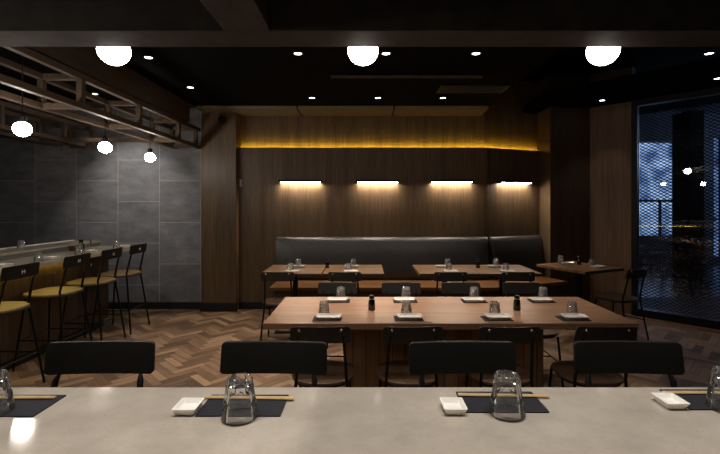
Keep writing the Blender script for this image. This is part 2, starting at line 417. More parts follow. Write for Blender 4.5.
# glass wall: frame, pane, expanded metal screen outside
L_G = 3.55
ang = math.atan2(GT.y, GT.x)
root = empty('glazed_screen', (GB.x, GB.y, 0), ang); root['kind'] = 'structure'; root.name = 'window_1'
fr = MB()
fr.box((-.02, .0, 1.46), (.07, .10, 2.92)); fr.box((L_G, .0, 1.46), (.06, .10, 2.92)); fr.box((L_G/2, 0, .05), (L_G, .10, .10)); fr.box((L_G/2, 0, 2.88), (L_G, .10, .08))
fr.box((1.85, 0, 1.46), (.05, .08, 2.8))
fr.build('window_frame', M['black_metal'], root, .003)
MB().box((.92, -.01, 1.47), (1.80, .010, 2.74)).build('window_glass', M['pane'], root)
MB().box((2.70, -.01, 1.47), (1.64, .010, 2.74)).build('window_glass', M['pane'], root)
def mesh_screen():
    m = MB(); bm = m.bm
    pw, ph, n = .070, .0215, int(L_G/.070); rows = int(2.72/.0215)
    sw = .0118; y = .085
    for r in range(rows):
        z = .11 + r*ph
        prev = None
        for k in range(2*n+1):
            x = k*pw/2 + .01
            s_ = 1 if (k+r) % 2 == 0 else -1
            zc = z + s_*ph*.5*.82
            a = bm.verts.new((x, y-.006, zc-sw*.5)); b = bm.verts.new((x, y+.006, zc+sw*.5))
            if prev: bm.faces.new((prev[0], a, b, prev[1]))
            prev = (a, b)
    # GN is +y locally? outward offset resolved by sign
    return m
ms = mesh_screen().build('mesh_screen', M['mesh_metal'], root)
so = ms.modifiers.new('solid', 'SOLIDIFY'); so.thickness = .0015

# ------------------------------------------------------------------ outside, beyond the glass
def facade_emit(name, c1, c2, st):
    m, nt, b = new_mat(name); N = nt.nodes; L = nt.links
    tc = N.new('ShaderNodeTexCoord'); n = N.new('ShaderNodeTexNoise'); n.inputs['Scale'].default_value = 2.2; n.inputs['Detail'].default_value = 5
    L.new(tc.outputs['Object'], n.inputs['Vector'])
    r = N.new('ShaderNodeValToRGB'); r.color_ramp.elements[0].color = c1; r.color_ramp.elements[1].color = c2
    r.color_ramp.elements[0].position = .38; r.color_ramp.elements[1].position = .66
    L.new(n.outputs['Fac'], r.inputs['Fac']); L.new(r.outputs['Color'], b.inputs['Emission Color'])
    b.inputs['Emission Strength'].default_value = st; b.inputs['Base Color'].default_value = (.02, .02, .03, 1)
    return m
M['blue_window'] = facade_emit('blue_window', (.06, .12, .30, 1), (.5, .72, 1.1, 1), 1.1)
M['blue_dim'] = facade_emit('blue_dim', (.03, .05, .12, 1), (.16, .25, .5, 1), .9)
M['pavement'] = plain('pavement', (48, 48, 54), .22, 0, .2, 5)
M['outwall'] = plain('outwall', (60, 62, 70), .7, 0, .2, 3)
# ground outside starts at the threshold
p0 = GB + GN*.06 - GT*1.0
pv = MB().prism([(p0.x, p0.y), (p0.x+GT.x*7, p0.y+GT.y*7), (17, 2), (17, 13), (3.2, 13), (3.2, 7.1)], -.12, -.02).build('ground', M['pavement']); structure(pv)
bl = empty('shop_building', (8, 11.3, 0))
tag(bl, 'dark building with blue lit windows seen through the metal mesh', 'building')
w = MB()
w.span(-5, -1.8, 0, .5, -.02, 5); w.span(.28, 1.17, 0, .5, -.02, 5); w.span(3.8, 7, 0, .5, -.02, 5)
w.span(-1.8, .28, 0, .5, -.02, .68); w.span(-1.8, .28, 0, .5, 3.17, 5); w.span(1.17, 3.8, 0, .5, -.02, .12); w.span(1.17, 3.8, 0, .5, 3.3, 5)
w.build('wall', M['outwall'], bl)
wa = MB().span(-1.8, .28, .3, .32, .68, 3.17).build('window', M['blue_window'], bl)
wf = MB(); wf.span(-1.0, -.96, .2, .26, .68, 3.17); wf.span(-.12, -.07, .2, .26, .68, 1.6); wf.span(-1.8, .28, .2, .26, 1.58, 1.64); wf.build('window_bar', M['black'], wa)
wb = MB().span(1.17, 3.8, .3, .32, .12, 3.3).build('window', M['blue_dim'], bl)
wf = MB(); wf.span(1.5, 1.55, .2, .26, .12, 3.3); wf.span(2.4, 2.45, .2, .26, .12, 3.3); wf.span(1.17, 3.8, .2, .26, 1.1, 1.14); wf.build('window_bar', M['black'], wb)
pl = MB().box((6.76, 9.0, 1.705), (.32, .5, 3.45)).build('pillar', M['black'], None, .02)
tag(pl, 'dark square pillar standing outside beyond the mesh screen', 'pillar')
cn = MB().box((7.5, 8.2, 3.55), (5.5, 2.2, .12)).build('awning', M['outwall'])
tag(cn, 'grey awning slab outside above the glass wall', 'awning')

# ------------------------------------------------------------------ near stone counter
ct = empty('stone_counter', (0, .9, 0)); tag(ct, 'long pale grey speckled stone counter in the foreground', 'counter')
MB().span(-2.8, 3.2, -.35, .376, .92, .96).build('countertop', M['counter'], ct, .003)
MB().span(-2.7, 3.1, -.28, -.02, .08, .92).build('counter_front', M['base_wood'], ct)
MB().span(-2.6, 3.0, -.24, -.06, 0, .08).build('plinth', M['black'], ct)

# ------------------------------------------------------------------ tumblers, plates and other tableware (origin at their base)
def tumbler(name, rb, rt, h, lip, seg, nf, mat):
    """upturned: rim (radius rt) is down, the thick base (radius rb) is up; facets between"""
    m = MB(); th = .0030 if h > .08 else .0025
    z1 = h*.34
    def R(z): return rt + (rb-rt)*z/h
    def fac(a, z, r):
        if z > h*.985: return 1
        t = ((a % (2*PI/nf)) - PI/nf)/(PI/nf)          # -1..1 across one facet
        zb = z1 + h*.10*(1-t*t)                         # arched lower end of each facet
        if z < zb: return 1
        return .955*math.cos(PI/nf)/math.cos(t*PI/nf) + .028*abs(t)**3 - (.03 if (z > h*.66 and abs(t) < .6) else 0)
    zs = [.06, .2, .32, .36, .40, .44, .50, .58, .645, .675, .75, .84, .92, .96]
    prof = [(rt-th, 0), (rt, .0)] + [(R(h*q), h*q) for q in zs] + [(R(h)-.003, h*.99), (R(h)*.72, h), (R(h)*.55, h-.005), (0, h-.006)]
    m.lathe(prof, seg, fac=fac)
    ti = h-.016
    prof2 = [(rt-th, 0), (R(z1)-th, z1), (R(ti)-th-.002, ti*.96), (R(ti)*.6, ti), (0, ti+.001)]
    m.lathe(prof2, seg)
    bmesh.ops.remove_doubles(m.bm, verts=m.bm.verts, dist=.00005)
    return m.build(name, mat, None, 0, True)
gl_big = tumbler('drinking_glass', .0315, .046, .101, .03, 80, 10, M['glass']); gl_big['category'] = 'glass'
big = Maker(gl_big)
ZC = .9605
G1 = 'upturned tumblers on the stone counter'
for (x, y, lab) in ((-.966, 1.116, 'large upturned faceted glass cut off by the left edge of the stone counter'),
                    (-.318, 1.092, 'large upturned faceted glass on the stone counter, the one left of centre'),
                    (.367, 1.111, 'large upturned faceted glass on the stone counter, the one right of centre'),
                    (.958, 1.138, 'large upturned faceted glass cut off by the right edge of the stone counter')):
    big.place((x, y, ZC+.003), random.random(), lab, G1)
gl_s = tumbler('drinking_glass', .031, .040, .088, .02, 40, 10, M['glass_small']); gl_s['category'] = 'glass'
small = Maker(gl_s)

mt = MB().prism(rrect(.218, .122, .002, 2), 0, .003).build('table_mat', M['mat']); mt['category'] = 'mat'
matm = Maker(mt)
for (x, y, lab) in ((-.953, 1.155, 'dark rectangular mat at the left end of the stone counter'),
                    (-.3245, 1.156, 'dark rectangular mat on the stone counter under the glass left of centre'),
                    (.370, 1.176, 'dark rectangular mat on the stone counter under the glass right of centre'),
                    (.965, 1.191, 'dark rectangular mat at the right end of the stone counter')):
    matm.place((x, y, ZC), 0, lab, 'dark mats on the stone counter')
def chopsticks(L, w):
    m = MB()
    for s_ in (-1, 1):
        m.tube([(-L/2, s_*w*.62*1.0, w*.5), (L/2*.2, s_*w*.60, w*.5), (L/2, s_*w*.56, w*.5)], w*.56, 6, [1, .92, .75])
    m.box((-L/2+.012, 0, w*.5), (.022, w*1.2, w*.7))
    return m.build('chopsticks', M['chop'])
cs = chopsticks(.252, .0058); cs['category'] = 'chopsticks'
csm = Maker(cs)
for (x, y, a, lab) in ((-.985, 1.192, 0, 'pale wooden chopsticks behind the leftmost glass on the stone counter'),
                    (-.322, 1.190, PI-.03, 'pale wooden chopsticks behind the glass left of centre on the counter'),
                    (.388, 1.205, -.035, 'pale wooden chopsticks behind the glass right of centre on the counter'),
                    (.972, 1.222, -.01, 'pale wooden chopsticks running behind the rightmost glass on the counter')):
    csm.place((x, y, ZC+.0035), a, lab, 'chopsticks on the stone counter')
def dish(w, d, h, r, flare, name, wall=.004, lift=0):
    m = MB(); bm = m.bm
    def ring(w_, d_, r_, z): return [bm.verts.new((x, y, z)) for x, y in rrect(w_, d_, r_, 4)]
    rs = [ring(w*flare, d*flare, r*flare, 0), ring(w*(.5+.5*flare)+.002, d*(.5+.5*flare)+.002, r, h*.55), ring(w, d, r, h), ring(w-2*wall, d-2*wall, max(r-wall, .001), h),
          ring(w*flare-wall*.5, d*flare-wall*.5, r*flare, h*.42)]
    n = len(rs[0]); bm.faces.new(rs[0][::-1])
    for A, B in zip(rs, rs[1:]):
        for k in range(n): bm.faces.new((A[k], A[(k+1) % n], B[(k+1) % n], B[k]))
    bm.faces.new(rs[-1])
    return m.build(name, M['ceramic'], None, 0, True)
sd = dish(.061, .070, .0185, .004, .72, 'sauce_dish'); sd['category'] = 'dish'
sdm = Maker(sd)
for (x, y, a, lab) in ((-.463, 1.128, 0, 'small square white sauce dish left of the glass left of centre'),
                    (.232, 1.130, 0, 'small square white sauce dish near the middle of the stone counter'),
                    (.823, 1.160, .0, 'small square white sauce dish near the right end of the counter')):
    sdm.place((x, y, ZC), a, lab, 'white sauce dishes on the stone counter')

# ------------------------------------------------------------------ chairs
def back_panel(w, h, z, y, thick=.012, curve=.03, r=.018, top=1.0, lean=.2):
    m = MB(); bm = m.bm; nx = 14
    out = []
    prof = rrect(w, h, r, 4)
    def pt(x, zz, off):
        xx = x*(1+(top-1)*(zz/h))
        return (xx, y + curve*(2*xx/w)**2 + off - lean*zz, z+zz)
    # column slices so the board can bend
    xs = [-w/2 + w*k/nx for k in range(nx+1)]
    def half(x):
        e = w/2-abs(x)
        if e >= r: return h/2
        return h/2 - r + math.sqrt(max(0, r*r-(r-e)**2))
    xs = sorted(set(xs + [s_*(w/2-r*t) for s_ in (-1, 1) for t in (1, .6, .3, .1)]))
    fr_, bk = [], []
    for x in xs:
        hh = max(half(x), h/2-r)
        fr_.append((bm.verts.new(pt(x, -hh, -thick/2)), bm.verts.new(pt(x, hh, -thick/2))))
        bk.append((bm.verts.new(pt(x, -hh, thick/2)), bm.verts.new(pt(x, hh, thick/2))))
    for i in range(len(xs)-1):
        bm.faces.new((fr_[i][0], fr_[i+1][0], fr_[i+1][1], fr_[i][1])); bm.faces.new((bk[i][0], bk[i][1], bk[i+1][1], bk[i+1][0]))
        bm.faces.new((fr_[i][1], fr_[i+1][1], bk[i+1][1], bk[i][1])); bm.faces.new((fr_[i][0], bk[i][0], bk[i+1][0], fr_[i+1][0]))
    bm.faces.new((fr_[0][0], fr_[0][1], bk[0][1], bk[0][0])); bm.faces.new((fr_[-1][0], bk[-1][0], bk[-1][1], fr_[-1][1]))
    return m
def seat_poly(w, d):
    pts = []
    for k in range(32):
        a = 2*PI*k/32; c, s_ = math.cos(a), math.sin(a); n = 2.7
        pts.append((w/2*abs(c)**(2/n)*(1 if c >= 0 else -1)*(1+.03*s_), d/2*abs(s_)**(2/n)*(1 if s_ >= 0 else -1)))
    return pts
def make_chair():
    t = empty('dining_chair', (0, 0, 0)); t['category'] = 'chair'
    MB().prism(seat_poly(.385, .38), .438, .456).build('seat', M['seat_wood'], t, .005, seg=3)
    ring = [(x*.90, y*.90, .430) for x, y in seat_poly(.385, .38)]
    MB().tube(ring+[ring[0]], .009, 6).build('seat_frame', M['black_metal'], t, 0, True)
    for s_ in (-1, 1):
        MB().tube([(s_*.185, .185, 0), (s_*.155, .15, .43)], .0095, 8).build('leg', M['black_metal'], t, 0, True)
        MB().tube([(s_*.185, -.235, 0), (s_*.152, -.165, .42), (s_*.148, -.163, .47), (s_*.135, -.214, .70), (s_*.130, -.228, .735), (s_*.128, -.230, .757)], .0095, 8, [1, 1, 1, 1, .8, .55]).build('leg', M['black_metal'], t, 0, True)
    MB().tube([(-.165, .163, .22), (-.165, -.195, .22)], .006, 6).tube([(.165, .163, .22), (.165, -.195, .22)], .006, 6).tube([(-.165, 0, .22), (.165, 0, .22)], .006, 6).build('stretcher', M['black_metal'], t, 0, True)
    bk = back_panel(.350, .100, .752, -.236, .013, .012, .018, .97, .22).build('backrest', M['black_ply'], t, .0025, True)
    for s_ in (-1, 1):
        MB().sphere((s_*.120, -.246, .783), .0088, (1, .5, 1), 12).build('bolt', M['bolt'], bk, 0, True)
    return t
chair = Maker(make_chair())
def make_stool():
    t = empty('bar_stool', (0, 0, 0)); t['category'] = 'stool'
    MB().prism(seat_poly(.44, .43), .655, .672).build('seat', M['black_ply'], t, .004)
    MB().prism(seat_poly(.43, .42), .672, .688).build('seat_pad', M['stool_seat'], t, .005, seg=3)
    for s_ in (-1, 1):
        MB().tube([(s_*.215, .215, 0), (s_*.15, .15, .655)], .0105, 8).build('leg', M['black_metal'], t, 0, True)
        MB().tube([(s_*.215, -.245, 0), (s_*.155, -.165, .645), (s_*.152, -.160, .70), (s_*.142, -.205, .90), (s_*.138, -.216, .917), (s_*.136, -.222, .937)], .0105, 8, [1, 1, 1, 1, .6, .35]).build('leg', M['black_metal'], t, 0, True)
    fz = .27; k = .188; kb = -.212
    MB().tube([(-k, k, fz), (k, k, fz)], .008, 6).build('foot_rail', M['black_metal'], t, 0, True)
    MB().tube([(-k, k, fz+.0), (-k-.001, kb, fz)], .007, 6).tube([(k, k, fz), (k+.001, kb, fz)], .007, 6).tube([(-k, kb, fz), (k, kb, fz)], .007, 6).build('stretcher', M['black_metal'], t, 0, True)
    bk = back_panel(.366, .106, .973, -.230, .014, .010, .014, .985, .12).build('backrest', M['stool_ply'], t, .0025, True)
    e = MB()
    for s_ in (-1, 1): e.box((s_*.012, -.2385, .970), (.006, .004, .030))
    e.box((0, -.2385, .970), (.02, .004, .006)); e.build('emblem', M['emblem'], bk)
    return t
stool = Maker(make_stool())
for (x, a, lab) in ((-.905, .03, 'black bar stool facing the counter, leftmost of the four in front'),
                    (-.318, -.02, 'black bar stool behind the counter glass left of centre'),
                    (.339, .02, 'black bar stool facing the counter, left of the glass right of centre'),
                    (.900, -.03, 'black bar stool facing the counter, rightmost of the four in front')):
    stool.place((x, 1.262, 0), PI+a, lab, 'bar stools at the foreground stone counter')
for (y, lab) in ((3.40, 'black bar stool with yellow lit seat, nearest at the left bar'),
                 (4.07, 'black bar stool with yellow lit seat, second nearest at the left bar'),
                 (4.63, 'black bar stool with yellow lit seat, third along the left bar'),
                 (5.17, 'black bar stool at the far end of the left bar by the slate wall')):
    stool.place((-2.955, y+.02, 0), PI/2, lab, 'bar stools along the left bar')

CG1 = 'dining chairs on the near side of the long table'
for x, o_ in zip((-.261, .27, .838, 1.394), ('leftmost', 'second from left', 'third from left', 'rightmost')):
    chair.place((x, 2.705, 0), random.uniform(-.03, .03), 'black bolted chair on the near side of the long table, '+o_, CG1)
for x, o_ in zip((-.247, .319, .862, 1.41), ('leftmost', 'second from left', 'third from left', 'rightmost')):
    chair.place((x, 3.64, 0), PI+random.uniform(-.03, .03), 'black chair on the far side of the long table, '+o_, 'dining chairs on the far side of the long table')
for x, o_ in zip((-.915, -.209, .893, 1.603), ('leftmost back table', 'back table left of the middle gap', 'back table right of the middle gap', 'back table nearest the lit right pier')):
    chair.place((x, 4.72, 0), random.uniform(-.02, .02), 'black chair pulled up to the '+o_, 'dining chairs at the row of small back tables')
cv = (-.42, .9)
chair.place((2.965-.42*.2, 4.73+.9*.2, 0), math.atan2(.42, .9), 'black chair angled at the turned corner table by the glass wall', None)

# ------------------------------------------------------------------ tables
tb = empty('communal_table', (.545, 3.118, 0)); tag(tb, 'long oak communal table in the middle of the room', 'table')
MB().span(-1.193, 1.193, -.394, .394, .71, .75).build('tabletop', M['table_oak'], tb, .003)
MB().span(-.68, .68, -.17, .22, .06, .71).build('base', M['base_wood'], tb, .003)
MB().span(-.64, .64, -.14, .19, 0, .06).build('plinth', M['black'], tb)
def make_small(w, d):
    t = empty('small_table', (0, 0, 0)); t['category'] = 'table'
    MB().span(-w/2, w/2, -d/2, d/2, .72, .75).build('tabletop', M['table_ash'], t, .003)
    MB().span(-.16, .16, -.16, .16, .712, .72).span(-.028, .028, -.028, .028, .02, .715).build('pedestal', M['black_metal'], t, .002)
    MB().span(-.24, .24, -.035, .035, .0, .022).span(-.035, .035, -.24, .24, .0, .022).build('foot', M['black_metal'], t, .004)
    return t
sm = Maker(make_small(.672, .70))
for x, lab in ((-.815, 'small wooden table at the left end of the banquette'), (-.127, 'small wooden table second from left along the banquette'),
               (.930, 'small wooden table right of the gap along the banquette'), (1.606, 'small wooden table before the bend of the banquette')):
    sm.place((x, 5.045, 0), 0, lab, 'small tables along the banquette')
DT = math.radians(25.4)
sm.place((2.625, 5.28, 0), DT, 'small wooden corner table turned at an angle near the glass wall', None)

# tableware on the dining tables
def plate(): 
    o = dish(.165, .112, .019, .026, .84, 'towel_dish', .005); o['category'] = 'dish'; return o
pm = Maker(plate())
m2 = MB().prism(rrect(.186, .128, .004, 2), 0, .003).build('table_mat', M['mat']); m2['category'] = 'mat'
mm = Maker(m2)
c2 = chopsticks(.225, .0055); c2['category'] = 'chopsticks'; cm = Maker(c2)
ords = ('leftmost', 'second from left', 'third from left', 'rightmost')
TZ = .7505
for i, (x, gx) in enumerate(zip((-.238, .296, .877, 1.380), (-.281, .284, .890, 1.42))):
    r_ = 'near row of the long table, ' + ords[i]
    mm.place((x-.01, 2.832, TZ), 0, 'dark mat under a white dish, '+r_, 'mats on the near row of the long table')
    pm.place((x, 2.838, TZ+.003), 0, 'white oblong dish on the '+r_, 'white dishes on the near row of the long table')
    small.place((gx, 2.950, TZ), random.random(), 'upturned glass on the '+r_, 'glasses on the near row of the long table')
    cm.place((x+.02, 2.744, TZ), 0, 'chopsticks before the dish, '+r_, 'chopsticks on the near row of the long table')
for i, (x, gx) in enumerate(zip((-.218, .305, .841, 1.368), (-.195, .331, .878, 1.435))):
    r_ = 'far row of the long table, ' + ords[i]
    mm.place((x+.008, 3.355, TZ), 0, 'dark mat under a white dish, '+r_, 'mats on the far row of the long table')
    pm.place((x, 3.35, TZ+.003), 0, 'white oblong dish on the '+r_, 'white dishes on the far row of the long table')
    small.place((gx, 3.463, TZ), random.random(), 'upturned glass on the '+r_, 'glasses on the far row of the long table')
def make_bottle():
    t = empty('soy_bottle', (0, 0, 0)); t['category'] = 'bottle'
    MB().lathe([(0, 0), (.024, 0), (.026, .004), (.025, .045), (.021, .07), (.0165, .078), (0, .079)], 20).build('body', M['soy'], t, 0, True)
    MB().lathe([(.0172, .076), (.0185, .077), (.0185, .083), (.0172, .084)], 20).build('collar', M['chrome'], t, 0, True)
    MB().lathe([(.0, .083), (.018, .083), (.019, .086), (.0185, .101), (.016, .105), (0, .106)], 20).build('cap', M['cap'], t, 0, True)
    return t
bot = Maker(make_bottle())
for (x, y, lab) in ((.048, 3.07, 'small dark soy bottle on the left half of the long table'), (1.085, 3.07, 'small dark soy bottle on the right half of the long table'),
                    (-.45, 5.12, 'small dark soy bottle between the two left back tables'), (1.345, 5.12, 'small dark soy bottle between the two right back tables'),
                    (2.69, 5.40, 'small dark soy bottle on the turned corner table')):
    bot.place((x, y, TZ), 0, lab, 'soy bottles on the dining tables')
def setting(px, pd, gx, gd, z, where, rz=0, mat=True):
    pm.place((px, pd, z), rz, 'white oblong dish '+where, 'white dishes on the back tables')
    small.place((gx, gd, z), random.random(), 'upturned glass '+where, 'glasses on the back tables')
tn = ('leftmost back table', 'second back table from left', 'third back table from left', 'fourth back table from left')
far = ((298, 298.3), (351.5, 353.5), (442.3, 447.5), (494.8, 496)); near = ((292.3, 290.6), (351.2, 348.5), (451, 448.8), (507.3, 505.8))
for i in range(4):
    a, g = far[i]; setting(px2x(a, 5.20), 5.20, px2x(g, 5.275), 5.275, TZ, 'at the banquette side of the '+tn[i])
    a, g = near[i]; setting(px2x(a, 4.80), 4.80, px2x(g, 4.885), 4.885, TZ, 'at the chair side of the '+tn[i])
setting(2.585, 5.495, 2.555, 5.615, TZ, 'at the wall side of the turned corner table', DT)
setting(2.80, 5.17, px2x(592, 5.27), 5.27, TZ, 'at the chair side of the turned corner table', DT)

# ------------------------------------------------------------------ banquette
bq = empty('banquette', (.3, 5.9, 0)); tag(bq, 'long dark leather banquette with a wooden bench seat against the back wall', 'banquette')
ox, oy = .3, 5.9
def P(l): return [(x-ox, y-oy) for x, y in l]
MB().prism(P([(-1.22, 5.47), (1.66, 5.47), (2.80, 5.93), (2.68, 6.19), (2.66, 6.55), (1.74, 6.17), (-1.22, 6.17)]), .405, .45).build('bench_seat', M['bench_wood'], bq, .004)
MB().prism(P([(-1.19, 5.60), (1.65, 5.60), (2.66, 6.02), (2.66, 6.54), (1.74, 6.17), (-1.19, 6.17)]), 0, .405).build('bench_base', M['dark_panel'], bq)
def cushion(a, b, name):
    a = Vector(a); b = Vector(b); t = (b-a).normalized(); n = Vector((t.y, -t.x)); L_ = (b-a).length
    m = MB(); bm = m.bm; prof = [(.02, .46), (.165, .46), (.19, .50), (.185, .60), (.165, .80), (.135, .98), (.115, 1.025), (.09, 1.042), (.05, 1.046), (.02, 1.035)]
    N_ = 30; rings = []
    for k in range(N_+1):
        u = k/N_; e = min(u, 1-u)*L_; sh = 1 if e > .03 else .9+.1*math.sqrt(max(0, 1-(1-e/.03)**2))
        p = a + t*(u*L_)
        rings.append([bm.verts.new((p.x-ox+n.x*d*sh, p.y-oy+n.y*d*sh, .46+(z-.46)*(.97+.03*sh if sh < 1 else 1))) for d, z in prof])
    for A, B in zip(rings, rings[1:]):
        for i in range(len(prof)): j = (i+1) % len(prof); bm.faces.new((A[i], B[i], B[j], A[j]))
    bm.faces.new(rings[0]); bm.faces.new(rings[-1][::-1])
    return m.build(name, M['leather'], bq, 0, True)
cushion((-1.255, 6.19), (1.735, 6.19), 'backrest'); cushion((1.755, 6.19), (2.60, 6.553), 'backrest')

# ------------------------------------------------------------------ left bar
BX, BZ = -3.03, .96
bar = empty('left_bar', (-3.3, 3, 0)); bar.name = 'bar_counter'; tag(bar, 'long pale topped bar counter with timber front along the left side', 'bar counter')
MB().span(BX-.49+3.3, BX+3.3, -4.5, 2.72, .915, BZ).build('countertop', M['bar_top'], bar, .004)
MB().span(-.15, .10, -4.5, 2.37, .10, .915).build('bar_front', M['bar_wood'], bar, .003)
MB().span(-.15, .06, -4.5, 2.33, .0, .10).build('plinth', M['black'], bar)
MB().span(-.56, -.222, -4.5, 2.72, .0, 1.007).build('rear_ledge', M['ledge_steel'], bar, .002); MB().span(-.56, -.215, -4.5, 2.73, 1.007, 1.027).build('ledge_top', M['bar_top'], bar, .002); MB().span(-.61, -.56, -4.5, 2.72, 1.0, 1.04).build('ledge_trim', M['ceramic'], bar, .003)
led = MB().span(-3.17, -3.15, -1.4, 4.65, .895, .913).build('under_bar_light', M['led_under'])
tag(led, 'yellow strip light tucked under the left bar top', 'strip light')
hk = MB(); hk.tube([(0, 0, 0), (.03, 0, -.004), (.042, 0, .012), (.042, 0, .026)], .006, 8); hk.lathe([(0, -.001), (.012, 0), (.012, .004), (0, .005)], 12, (.0, 0, 0))
h0 = hk.build('bag_hook', M['chrome'], None, 0, True); h0['category'] = 'hook'
hm = Maker(h0)
for y, w_ in ((3.05, 'nearest'), (3.75, 'second nearest'), (4.38, 'third nearest'), (4.95, 'farthest')):
    hm.place((-3.196, y, .80), 0, 'small chrome bag hook under the left bar top, '+w_, 'bag hooks on the left bar front')
bz = BZ+.0005
for (px, d, lab) in ((38.5, 4.10, 'upturned glass on the left bar, nearest in view'), (79, 4.66, 'upturned glass on the left bar before the black capped bottle'), (116.5, 5.40, 'upturned glass at the far end of the left bar')):
    small.place((px2x(px, d), d, bz), .3, lab, 'glasses on the left bar')
small.place((px2x(21, 4.70), 4.70, 1.0275), .3, 'upturned glass standing on the raised rear ledge of the left bar', None)
for (px, d, lab) in ((3, 3.78, 'white oblong dish on the left bar at the left picture edge'), (52, 4.35, 'white oblong dish on the left bar behind the nearest glass'), (91, 4.97, 'white oblong dish on the left bar by the black capped bottle'), (124, 5.58, 'white oblong dish at the far end of the left bar')):
    pm.place((px2x(px, d), d, bz), PI/2, lab, 'white dishes on the left bar')
bt2 = empty('sauce_bottle', (px2x(81, 4.86), 4.86, bz)); tag(bt2, 'clear bottle with a black cap standing on the left bar', 'bottle')
MB().lathe([(0, 0), (.034, 0), (.035, .01), (.034, .09), (.02, .11), (.018, .118), (0, .119)], 20).build('body', glassmat('bottle_glass', .2, (.9, .9, .88, 1), 1.55, .03, 1.5), bt2, 0, True)
MB().lathe([(0, .116), (.022, .116), (.022, .146), (.018, .150), (0, .151)], 16).build('cap', M['cap'], bt2, 0, True)
bw_ = MB().lathe([(0, 0), (.025, 0), (.040, .025), (.045, .058), (.041, .058), (.036, .027), (.02, .008), (0, .006)], 24).build('bowl', M['bowl_brown'], None, 0, True, (-3.42, 5.03, bz))
tag(bw_, 'round brown bowl on the left bar in front of the rear ledge', 'bowl')
tp = MB().lathe([(0, 0), (.020, 0), (.020, .008), (.008, .012), (.008, .120), (0, .122)], 16).build('steel_post', M['chrome'], None, 0, True, (-3.33, 5.22, bz))
tag(tp, 'slim upright steel post standing on the left bar', 'post')

# ------------------------------------------------------------------ timber canopy over the bar
cp = empty('timber_canopy', (-3.0, 3.0, 2.25)); tag(cp, 'open timber frame canopy hanging over the left bar', 'timber canopy')
T = .048; zb, zt = 2.286, 2.575; Y0, Y1 = -1.0, 6.05
def beam(name, x0, x1, y0, y1, z0, z1):
    return MB().span(x0+3.0, x1+3.0, y0-3, y1-3, z0-2.25, z1-2.25).build(name, M['timber'], cp, .002)
ycross = [-.2, .7, 1.7, 2.62, 3.51, 4.42, 5.35, 5.9]
for (xa, xb) in ((-2.31, -2.68), (-3.74, -4.10)):
    for x in (xa, xb):
        s_ = -1
        beam('rail', x-T if x == xa else x, x if x == xa else x+T, Y0, Y1 if xa > -3 else 5.75, zb, zb+T)
        beam('rail', x-T if x == xa else x, x if x == xa else x+T, Y0, Y1 if xa > -3 else 5.75, zt-T, zt)
    for y in ycross:
        for x in (xa-T, xb):
            beam('post', x, x+T, y, y+T, zb+T, zt-T)
        beam('crosspiece', xb+T, xa-T, y, y+T, zt-T, zt)
        beam('crosspiece', xb+T, xa-T, y, y+T, zb, zb+T)
beam('crosspiece', -3.74, -2.68, 5.35, 5.35+T, zb, zb+T); beam('crosspiece', -3.74, -2.68, 1.7, 1.7+T, zb, zb+T)
structure(MB().span(-2.37, -2.31, -1.2, 5.66, 2.59, TOP-.002).build('ceiling_bulkhead', M['bulkhead']))
structure(MB().span(-5.9, -2.37, -1.2, 5.66, 2.86, TOP-.002).build('ceiling_bar', M['ceil_black']))
structure(MB().span(-4.3, -2.31, 5.66, 6.2, 2.9, TOP-.002).build('ceiling_bulkhead_end', M['bulkhead']))
for o in bpy.data.objects:
    pass

# ------------------------------------------------------------------ pendant globes
def make_pendant(r, cord, mat):
    t = empty('pendant_lamp', (0, 0, 0)); t['category'] = 'lamp'
    MB().sphere((0, 0, 0), r, (1, 1, .93), 32).build('globe', mat, t, 0, True)
    MB().lathe([(0, r*.86), (.026, r*.86), (.026, r+.035), (.010, r+.05), (0, r+.05)], 16).build('socket', M['black_metal'], t, 0, True)
    MB().tube([(0, 0, r+.04), (0, 0, cord)], .004, 6).build('cord', M['black'], t, 0, True)
    return t
pb = Maker(make_pendant(.059, .79, M['globe_bar']))
for y, lab in ((3.20, 'white globe pendant over the left bar, nearest in view'), (4.22, 'white globe pendant over the left bar, middle one'), (5.10, 'white globe pendant over the left bar, farthest')):
    pb.place((-2.55, y, 2.065), 0, lab, 'globe pendants over the left bar')
for y in (2.2, 1.22, .25): pb.place((-2.55, y, 2.065), 0, 'white globe pendant over the left bar, outside the picture but mirrored in the glass', 'globe pendants mirrored in the glass wall')
pp = Maker(make_pendant(.081, .50, M['globe']))
for px, lab in ((114, 'large glowing globe lamp tucked behind the overhead beam, left'), (363, 'large glowing globe lamp tucked behind the overhead beam, centre'), (603, 'large glowing globe lamp tucked behind the overhead beam, right')):
    pp.place((px2x(px, 2.3), 2.3, 2.325), 0, lab, 'globe lamps behind the overhead beam')

# overhead grid near the camera
gr = empty('overhead_grid', (0, 2.0, 2.286)); tag(gr, 'dark painted overhead beam grid crossing above the stone counter', 'beam grid')
MB().span(-3.2+.89+.005, 6.0, -.06, .14, 0, .14).build('beam', M['grid_paint'], gr, .003)
MB().span(-.636, -.43, -3.0, -.06, 0, .14).build('beam', M['grid_paint'], gr, .003)
hang = MB()
for x in (-2.0, -.53, 1.2, 3.0): hang.tube([(x, .04-(.0 if x < -2.4 else .0), .14), (x, .04, (2.84 if 2.04 > 1.7 and x < 1.68 else TOP)-2.286)], .012, 8)
hang.build('hanger', M['black'], gr, 0, True)
rl = empty('ceiling_rail', (.3, 4.4, 2.82)); tag(rl, 'thin dark metal rail running just below the black ceiling', 'rail')
MB().span(-.65, .90, -.02, .02, -.018, .0).build('rail', M['grid_paint'], rl)
hr = MB()
for x in (-.5, .75): hr.span(x-.01, x+.01, -.01, .01, 0, .02)
hr.build('hanger', M['black'], rl)
vt = empty('air_grille', (1.2, 4.95, 2.84)); tag(vt, 'black slotted air grille in the dark ceiling above the back tables', 'grille')
